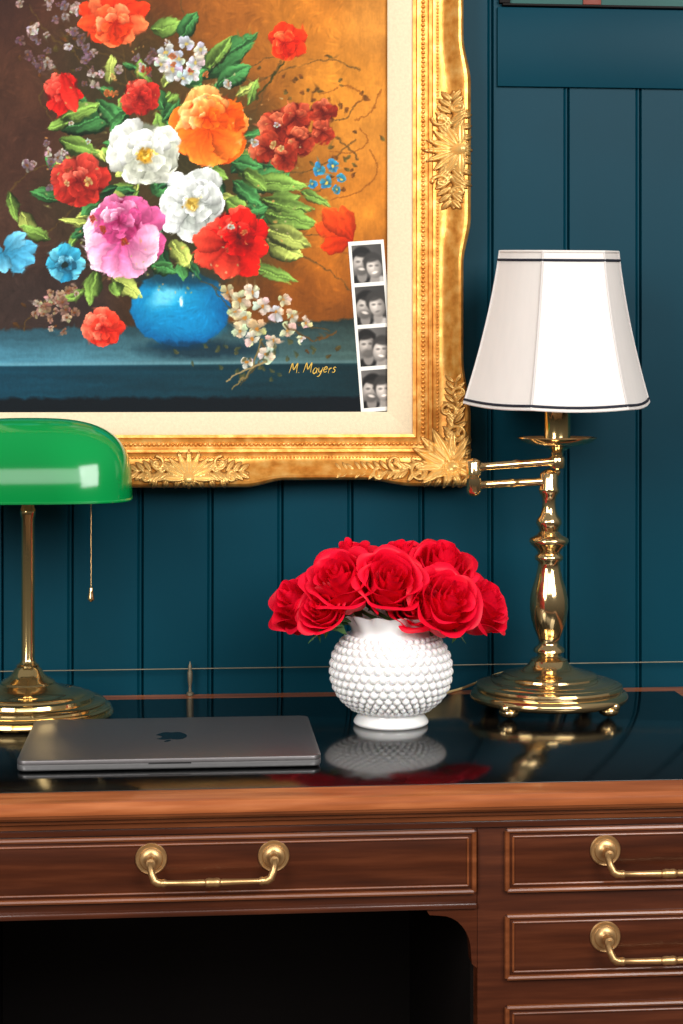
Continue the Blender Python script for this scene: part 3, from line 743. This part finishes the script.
lf = [(0,.76),(.02,.93),(.12,1.08),(.27,1.14),(.25,.96),(.15,.81)]
lg = MB()
for poly in (ap, lf):
    pts = cr([(a, b, 0) for a, b in poly], 4, True)
    lg.prism([(-q_.x*.026, -(q_.y-.1)*.026) for q_ in pts], lambda a, b, t: (a, b, t), .0157*ZK-.0001, .0157*ZK+.0002)
lg.build('lid_emblem', M['dark'], lid, world=False)
MB().box(-.022, .022, -ld/2-.0003, -ld/2+.004, .0086*ZK, .0100*ZK, .0005).build('finger_notch', M['rubber'], lap, world=False)
for sx in (1, -1):
    for sy in (1, -1):
        MB().lathe([(.008,0), (.009,.0006), (.009,.0018)], 20, Matrix.Translation((sx*(lw/2-.03), sy*(ld/2-.03), 0))).build('rubber_foot', M['rubber'], lap, world=False)

# ------------------------------------------------------------------ milk glass vase
VK = .001163
vc = G(391, 723.5)
vase = thing('vase', 'white hobnail milk glass vase holding the red roses', 'vase', (vc.x, vc.y, TOP))
prv = [(730,36),(728,37.5),(725.5,37),(722,34.5),(719,33),(716.5,34),(711,41),(703,49),(693,55),(682,57.8),(672,58),(662,56.2),(652,51.5),(645,46),(640,42),(636.5,40),(633,40.5),(629,43),(625,46),(621,49),(619,50)]
def vz(py): return (730-py)*VK
b = MB(); n = 130; rows_ = []
pv = cr([(r*VK, 0, vz(y)) for y, r in prv], 4)
outer = [(q_.x, q_.z) for q_ in pv]
inner = [(r-.003, z) for r, z in outer[::-1] if z > .02]
zrim = outer[-1][1]; zneck = vz(638)
for r, z in [(0.001, 0.002)]+outer+inner+[(0.001, .02)]:
    row = []
    w = max(0, (z-zneck)/(zrim-zneck)) if z > zneck else 0
    for k in range(n+1):
        a = 2*PI*(k % n)/n
        kk = 1+.085*w*math.cos(13*a)
        row.append((r*math.cos(a)*kk, r*math.sin(a)*kk, max(0, z+w*.0018*math.cos(13*a))))
    rows_.append(row)
b.grid(rows_)
cum = [0]
for i in range(1, len(outer)): cum.append(cum[-1]+math.dist(outer[i], outer[i-1]))
def at_len(s_):
    for i in range(1, len(cum)):
        if cum[i] >= s_:
            t = (s_-cum[i-1])/(cum[i]-cum[i-1]+1e-9); return [outer[i-1][j]+t*(outer[i][j]-outer[i-1][j]) for j in (0,1)]
    return outer[-1]
i0 = min(i for i, q_ in enumerate(outer) if q_[1] > vz(714)); i1 = min(i for i, q_ in enumerate(outer) if q_[1] > vz(639))
s_ = cum[i0]; rowi = 0
while s_ < cum[i1]:
    r, z = at_len(s_); nb = 38
    full = 2*PI*r/nb; rb = min(.0052, full*.47)
    for k in range(nb):
        a = 2*PI*(k+.5*(rowi % 2))/nb; b.ball((r*math.cos(a), r*math.sin(a), z), rb, 10, 7)
    s_ += max(.0072, full*.84); rowi += 1
b.build('hobnail_body', M['milk'], vase, world=False, ang=70)

# ------------------------------------------------------------------ roses
def bloom(R, H, seed):
    r_ = random.Random(seed); b = MB()
    LAY = [(2, 2.5, .03, .07, 1.02, .0, 0), (3, 1.5, .05, .17, 1.02, .02, .0), (3, 1.35, .09, .29, .99, .05, .03), (4, 1.12, .14, .43, .94, .09, .05), (5, .98, .20, .59, .87, .14, .07), (5, .96, .25, .74, .78, .20, .09)]
    off = r_.uniform(0, 6)
    for li, (cnt, D, rb, rt, hz_, curl, pt) in enumerate(LAY):
        off += .7+r_.uniform(-.2, .2)
        for k in range(cnt):
            th0 = off+2*PI*k/cnt+r_.uniform(-.18, .18); tip = r_.uniform(.6, 1.3); zt_ = hz_*r_.uniform(.93, 1.05)
            lean = r_.uniform(-.06, .06); rows_ = []
            for iv in range(13):
                v = iv/12; row = []
                w = max(0, (v-.66)/.34)
                for iu in range(17):
                    u = -1+2*iu/16; au = abs(u)
                    r = rb+(rt-rb)*(1-(1-v)**2.3)+.09*rt*math.sin(PI*min(1, v*1.1))
                    z = zt_*v**1.05
                    z -= zt_*(.18+.09*li/5)*au**2.6*v
                    roll = curl*w**1.6*tip*(1-.45*u*u)
                    r += roll; z -= roll*.85*w
                    r += pt*w*w*(1-au)**2*.9
                    r += (.045 if li > 0 else .02)*u*(.4+.6*v)
                    r += (.018+.012*li)*math.sin(u*4.5+k*2+li)*w
                    z += .022*math.sin(u*5+li+k)*w
                    a = th0+u*D*(.42+.58*math.sin(PI/2*min(1, v*1.25+.1)))+lean*v
                    row.append(Vector((r*R*math.cos(a), r*R*math.sin(a), z*H)))
                rows_.append(row)
            b.grid(rows_)
    return b
roses = [
 (390, 582, -.056, 35, (.06,-.84,.54), 'fully open red rose facing forward at the middle of the bouquet', 0),
 (341, 583, -.040, 37, (-.34,-.68,.66), 'open red rose between the outermost left rose and the middle rose', 1),
 (300, 604, -.004, 33, (-.70,-.44,.56), 'red rose leaning out at the far left end of the bouquet', 2),
 (352, 565, .028, 31, (-.10,-.30,.95), 'red rosebud peeking up at the back, upper left of the bouquet', 3),
 (404, 564, .034, 30, (.08,-.35,.93), 'red rose at the back, half hidden above the middle rose', 4),
 (441, 569, .004, 34, (.20,-.50,.84), 'tall red rose at the top right of the bouquet', 5),
 (445, 603, -.050, 37, (.28,-.80,.54), 'open red rose low at the front right of the bouquet', 6),
 (480, 606, -.002, 33, (.66,-.46,.58), 'red rose leaning out at the far right end of the bouquet', 7),
 (414, 607, -.046, 26, (.0,-.88,.45), 'small red rose tucked between the middle rose and the low front right rose', 8),
 (322, 611, -.044, 25, (-.45,-.80,.4), 'small red rose low at the front left over the vase rim', 9)]
for px, py, dy, rp, fc_, lab, sd in roses:
    Y = vc.y+dy; c = P(px, py, Y)
    R = rp*(c-CAM).length/F*1.12; H = R*1.5
    fv = Vector(fc_).normalized(); base = c-fv*H*.52
    o = thing('rose', lab, 'rose', base, 'red roses in the white vase')
    mx = Vector((0,0,1)).rotation_difference(fv).to_matrix()
    bm_ = bloom(R, H, sd+40); bm_.v = [tuple(base+mx @ Vector(q_)) for q_ in bm_.v]
    bm_.build('bloom', M['red'], o, fix=False, ang=180)
    cal = MB()
    cal.ball(base-fv*.003, (.008,.008,.009), 12, 8, mx.to_4x4())
    for k in range(5):
        a = k*1.2566; e = mx @ Vector((math.cos(a), math.sin(a), 0)); tn = mx @ Vector((-math.sin(a), math.cos(a), 0))
        rows_ = []
        for i in range(6):
            t = i/5; cpt = base+e*(.006+.017*t)+fv*(-.006+.004*t-.014*t*t); wv = .0045*math.sin(PI*(.12+.88*t))
            rows_.append([cpt-tn*wv, cpt+e*.0008, cpt+tn*wv])
        cal.grid(rows_)
    cal.build('calyx', M['stem'], o)
    ang = math.atan2(fv.y, fv.x)
    mouth = Vector((vc.x+.021*math.cos(ang+sd*.12), vc.y+.021*math.sin(ang+sd*.12), TOP+vz(630)))
    foot = Vector((vc.x-.016*math.cos(ang+sd*.3), vc.y-.016*math.sin(ang+sd*.3), TOP+vz(690)))
    MB().tube(cr([base-fv*.006, base*.55+mouth*.45-fv*.004, mouth, mouth*.5+foot*.5, foot], 6), .0022, 8).build('stem', M['stem'], o)
    if sd in (2, 7):
        s0 = P(344 if sd == 2 else 440, 626, vc.y-.03); s1 = P(308 if sd == 2 else 466, 643, vc.y-.050)
        d = s1-s0; up = Vector((0,.0,1)); rows_ = []
        for i in range(9):
            t = i/8; cpt = s0+d*t+up*(.006*math.sin(PI*t)); wv = .0075*math.sin(PI*min(1, .05+.95*t)**.8)
            rows_.append([cpt+Vector((0,-wv,wv*.4)), cpt-up*.001, cpt+Vector((0,wv,wv*.5))])
        MB().grid(rows_).build('leaf', M['stem'], o, fix=False)

# ------------------------------------------------------------------ swing arm lamp
LK = .00122; lc = G(549, 707.7)
lamp = thing('table_lamp', 'brass swing arm table lamp with white panelled shade trimmed in navy', 'lamp', (lc.x, lc.y, TOP))
def lz(py): return (707.7-py)*LK
def lx(px): return (px-549)*LK
def W_(b, name, m, par, **k): return b.build(name, m, par, world=False, **k)
bp_ = [(.070,.0095),(.086,.0088),(.0930,.0105),(.0955,.0135),(.0958,.0165),(.0940,.0200),(.0905,.0220),(.0885,.0226),(.0885,.0250),(.0895,.0268),(.0885,.0290),(.0850,.0305),(.0815,.0310),(.0805,.0322),(.0770,.0332),(.070,.0336),(.0640,.0346),(.0595,.0376),(.0590,.0398),(.0560,.0420),(.0480,.0430),(.0400,.0450),(.0320,.0485),(.0250,.0535),(.0225,.0575),(.0215,.0590)]
W_(MB().lathe(bp_, 80), 'base', M['brass_old'], lamp, ang=40)
for k in range(4):
    a = PI/4+k*PI/2; cx_, cy_ = .082*math.cos(a), .082*math.sin(a)
    fb = MB().ball((cx_*1.03, cy_*1.03, .0070), (.0125,.0125,.0070), 16, 10)
    fb.ball((cx_*1.13, cy_*1.13, .0125), (.0065,.0065,.006), 12, 8)
    W_(fb, 'foot', M['brass_old'], lamp)
col = [(661,16),(659,17),(656.5,11),(654,10),(651,14.5),(648,14),(645,10),(642,9),(636,11),(628,14),(618,16.5),(608,17.8),(598,17.5),(588,15.5),(578,12.5),(568,10.5),(562,10),(559,13),(556,13),(553,10),(549,12),(544,17),(541,18.5),(538,17.5),(535,12),(531,8.5),(527,10),(523,12),(519,11),(515,8),(509,6.5),(500,6),(495,7.5),(492,9.5),(489,9.5),(486,8.5),(474,8.5),(471,6),(468,0.5)]
cp = [(r*LK*1.08, lz(y)) for y, r in col]
W_(MB().lathe(cp, 40), 'column', M['brass_old'], lamp, ang=55)
ex, ey = lx(471), -.016
def hbar(b_, p0, p1, r):
    p0, p1 = Vector(p0), Vector(p1); d = p1-p0; n_ = 18; pts = []; rs = []
    for i in range(n_+1):
        t = i/n_; pts.append(p0+d*t); rs.append(r*(1.4 if t < .06 or t > .94 else 1.2 if .46 < t < .54 else 1.))
    b_.tube(pts, rs, 14)
ar = MB(); hbar(ar, (ex, ey, lz(484)), (0, 0, lz(481)), .0050)
W_(ar, 'lower_arm', M['brass_old'], lamp, ang=50)
sxp, syp = lx(557), -.002
ar = MB(); hbar(ar, (ex, ey, lz(466.5)), (sxp, syp, lz(461)), .0050)
W_(ar, 'upper_arm', M['brass_old'], lamp, ang=50)
W_(MB().lathe([(.001,lz(495)),(.006,lz(494)),(.0078,lz(492)),(.0090,lz(490)),(.0090,lz(477)),(.0068,lz(476)),(.0068,lz(474.5)),(.0090,lz(473.5)),(.0090,lz(461)),(.0076,lz(459.5)),(.004,lz(458)),(.001,lz(457))], 28, Matrix.Translation((ex, ey, 0))), 'elbow_joint', M['brass_old'], lamp, ang=40)
T = Matrix.Translation((sxp, syp, 0))
W_(MB().lathe([(.001,lz(476)),(.003,lz(475)),(.0045,lz(472)),(.003,lz(469.5)),(.0085,lz(468)),(.0095,lz(464)),(.0095,lz(458)),(.007,lz(455)),(.0075,lz(452)),(.012,lz(449)),(.020,lz(446.5))], 28, T), 'arm_socket_mount', M['brass_old'], lamp, ang=40)
W_(MB().lathe([(.012,lz(446.5)),(.030,lz(445.5)),(.043,lz(442)),(.0485,lz(438)),(.0480,lz(437)),(.042,lz(440.5)),(.028,lz(443)),(.0165,lz(443.5))], 56, T), 'drip_pan', M['brass_old'], lamp, ang=40)
W_(MB().lathe([(.0150,lz(444)),(.0168,lz(440)),(.0160,lz(437)),(.0162,lz(412)),(.0175,lz(410)),(.0175,lz(404)),(.0162,lz(402)),(.0162,lz(385)),(.010,lz(383)),(.010,lz(380))], 32, T), 'socket', M['brass'], lamp, ang=40)
W_(MB().lathe([(.010,lz(381)),(.012,lz(372)),(.022,lz(350)),(.028,lz(330)),(.026,lz(312)),(.016,lz(300)),(.0005,lz(296))], 28, T), 'bulb', M['bulb'], lamp)
Rt_, Rb_ = 60.5*LK, 95*LK; zt_, zb_ = lz(252), lz(402)
tilt = Matrix.Translation((sxp, syp, zb_)) @ Matrix.Rotation(math.radians(4.), 4, 'X') @ Matrix.Rotation(math.radians(3), 4, 'Z')
def shp(t, a_i, fr_):
    r = Rt_+(Rb_-Rt_)*(.55*t+.45*t**1.9); a0, a1 = a_i*PI/3, (a_i+1)*PI/3
    p0 = Vector((math.cos(a0), math.sin(a0), 0)); p1 = Vector((math.cos(a1), math.sin(a1), 0))
    d = p0.lerp(p1, fr_); bow = 1+.045*math.sin(PI*fr_)
    return Vector((d.x*r*bow, d.y*r*bow, (zt_-zb_)*(1-t)-.0022*math.sin(PI*fr_)*t))
def ring(t, k=1.):
    out = []
    for i in range(6):
        for j in range(8):
            q_ = shp(t, i, j/8); out.append(Vector((q_.x*k, q_.y*k, q_.z)))
    return out
sb = MB(); rows_ = []
for t in [i/20 for i in range(21)]:
    rr = ring(t); rows_.append([tilt @ q_ for q_ in rr+[rr[0]]])
for t in [1-i/20 for i in range(21)]:
    rr = ring(t, .985); rows_.append([tilt @ q_ for q_ in rr+[rr[0]]])
rows_.append(rows_[0])
sb.grid(rows_)
shd = W_(sb, 'lamp_shade', M['shade'], lamp, ang=25)
for i in range(6):
    W_(MB().tube([tilt @ (shp(k/16, i, 0)*1.0) for k in range(17)], .0014, 8), 'seam_ribbon', M['rib'], shd)
for t in (.055, .978):
    W_(MB().tube([tilt @ q_ for q_ in ring(t, 1.008)], .0016, 8, True), 'edge_braid', M['navy'], shd)
for t in (.0, 1.0):
    W_(MB().tube([tilt @ q_ for q_ in ring(t, 1.0)], .0016, 8, True), 'edge_binding', M['shade'], shd)
cpts = [Vector((-.012,.05,.046))]
for px_, py_, yy_ in ((520,669,-.062),(498,674,-.052),(478,682,-.046)): cpts.append(P(px_, py_, yy_)-lamp.location)
for px_, py_ in ((462,690), (448,694), (438,699), (425,703), (410,705)):
    g_ = G(px_, py_)-lamp.location; cpts.append(Vector((g_.x, g_.y, .0022)))
W_(MB().tube(cr(cpts, 8), .0016, 8), 'power_cord', M['cord'], lamp)

# ------------------------------------------------------------------ banker lamp
BK = .001192; bc = G(28, 716)
bl = thing('banker_lamp', 'brass banker desk lamp with a glossy green glass shade', 'lamp', (bc.x, bc.y, TOP))
def bz(py): return (716-py)*BK
W_(MB().lathe([(.095,.0),(.1000,.0012),(.1015,.0035),(.1005,.0060),(.0975,.0072),(.0978,.0085),(.0985,.0105),(.0965,.0125),(.0930,.0130),(.0915,.0150),(.0918,.0170),(.0890,.0190),(.0830,.0196),(.0790,.0200),(.0785,.0218),(.0780,.0238),(.0745,.0250),(.0700,.0254),(.0690,.0272),(.0650,.0288),(.0560,.0296),(.0480,.0310),(.0410,.0336),(.0350,.0375),(.0320,.0392),(.0318,.0412),(.0295,.0430),(.0240,.0460),(.0190,.0505),(.0160,.0560),(.0120,.0600)], 80), 'base', M['brass'], bl, ang=40)
W_(MB().lathe([(.013,.058),(.0135,.061),(.0095,.0635),(.0078,.068),(.0078,.235),(.0095,.240),(.0095,.246),(.0078,.249),(.0078,.275)], 32), 'stem', M['brass'], bl, ang=40)
syo = -.012
zb0 = .4-(499-380)*2.05/F; hgt = (499-418)*2.05/F; aL = .1235; bD = .078
sh = MB(); rows_ = []; n = 96
def sup(a, e):
    c, s = math.cos(a), math.sin(a); return (math.copysign(abs(c)**(2/e), c), math.copysign(abs(s)**(2/e), s))
for i in range(26):
    zn = math.sin(PI/2*i/25)
    fx = max(1e-3, 1-zn**3.4)**(1/3.0); fy = max(1e-3, 1-zn**2.1)**(1/2.1)
    row = []
    for k in range(n+1):
        c, s = sup(2*PI*(k % n)/n, 3.0); row.append((aL*fx*c, syo+bD*fy*s, zb0+hgt*zn))
    rows_.append(row)
sh.grid(rows_)
so = W_(sh, 'glass_shade', M['green'], bl, ang=60)
inn = MB(); inn.grid([[(x*.965, syo+(y-syo)*.95, zb0+(z-zb0)*.95) for x, y, z in r] for r in rows_])
W_(inn, 'white_lining', M['white_glass'], so, ang=60)
W_(MB().tube([(aL*sup(2*PI*k/n, 3.)[0]*.99, syo+bD*sup(2*PI*k/n, 3.)[1]*.985, zb0) for k in range(n)], .0022, 8, True), 'rim', M['green'], so)
W_(MB().tube([(-.075, syo, zb0+.035), (.075, syo, zb0+.035)], .009, 14), 'socket_bar', M['brass'], bl)
W_(MB().tube([(0, 0, .268), (0, syo, zb0+.035)], .007, 12), 'yoke', M['brass'], bl)
W_(MB().tube([(.02, syo, zb0+.035), (.060, syo, zb0+.035)], .014, 16), 'bulb', M['bulb'], bl)
chx = (92-28)*BK; ch = MB(); z = zb0+.028
while z > bz(590)+.002: ch.ball((chx, syo-.02, z), .0008, 8, 6); z -= .0018
ch.tube([(chx, syo-.02, zb0+.03), (chx, syo-.02, bz(588))], .0003, 6)
ch.tube([(chx, syo, zb0+.035), (chx, syo-.02, zb0+.03)], .002, 8)
pc = W_(ch, 'pull_chain', M['brass'], bl)
W_(MB().lathe([(.0005,bz(584)),(.0022,bz(586)),(.0025,bz(589)),(.0036,bz(594)),(.0040,bz(597)),(.0015,bz(599))], 16, Matrix.Translation((chx, syo-.02, 0))), 'chain_bell', M['brass'], pc)

# ------------------------------------------------------------------ light and camera
def area(name, loc, target, sx, sy, power, col=(1,1,1)):
    l = bpy.data.lights.new(name, 'AREA'); l.shape = 'RECTANGLE'; l.size = sx; l.size_y = sy; l.energy = power; l.color = col
    o = bpy.data.objects.new(name, l); COL.objects.link(o); o.location = loc
    o.rotation_euler = (Vector(target)-Vector(loc)).to_track_quat('-Z', 'Y').to_euler(); return o
area('window_and_fill_light', (1.45, -2.7, 2.3), (0.0, 0, 1.05), 1.2, 1.5, 78, (1.,.99,.97))
area('window_and_fill_light', (-1.5, -2.5, 2.0), (0.0, 0, 1.0), 1.0, 1.4, 58, (1.,.98,.95))
area('window_and_fill_light', (0.1, -3.6, 2.6), (0.0, 0, 1.1), 2.4, 1.2, 42, (1.,.99,.98))  # added frontal fill behind the camera to soften shadows, not a window
w = bpy.data.worlds.new('room_glow'); scene.world = w; w.use_nodes = True; nt = w.node_tree
bgn = nt.nodes['Background']; tc = nt.nodes.new('ShaderNodeTexCoord'); sp = nt.nodes.new('ShaderNodeSeparateXYZ'); rp = nt.nodes.new('ShaderNodeValToRGB'); mr = nt.nodes.new('ShaderNodeMapRange')
nt.links.new(tc.outputs['Generated'], sp.inputs[0]); nt.links.new(sp.outputs['Z'], mr.inputs[0]); mr.inputs[1].default_value = -1; mr.inputs[2].default_value = 1
nt.links.new(mr.outputs[0], rp.inputs[0]); rp.color_ramp.elements[0].color = (.03,.025,.02,1); rp.color_ramp.elements[0].position = .3; rp.color_ramp.elements[1].color = (.8,.78,.75,1); rp.color_ramp.elements[1].position = .8
nt.links.new(rp.outputs[0], bgn.inputs[0]); bgn.inputs[1].default_value = .30
cam = bpy.data.cameras.new('camera'); co = bpy.data.objects.new('camera', cam); COL.objects.link(co)
co.location = CAM; co.rotation_euler = (PI/2, 0, -YAW)
cam.sensor_fit = 'VERTICAL'; cam.sensor_height = 36; cam.sensor_width = 24; cam.lens = F/1024*36; cam.shift_y = -(512-HZ)/1024; cam.clip_start = .05
scene.camera = co
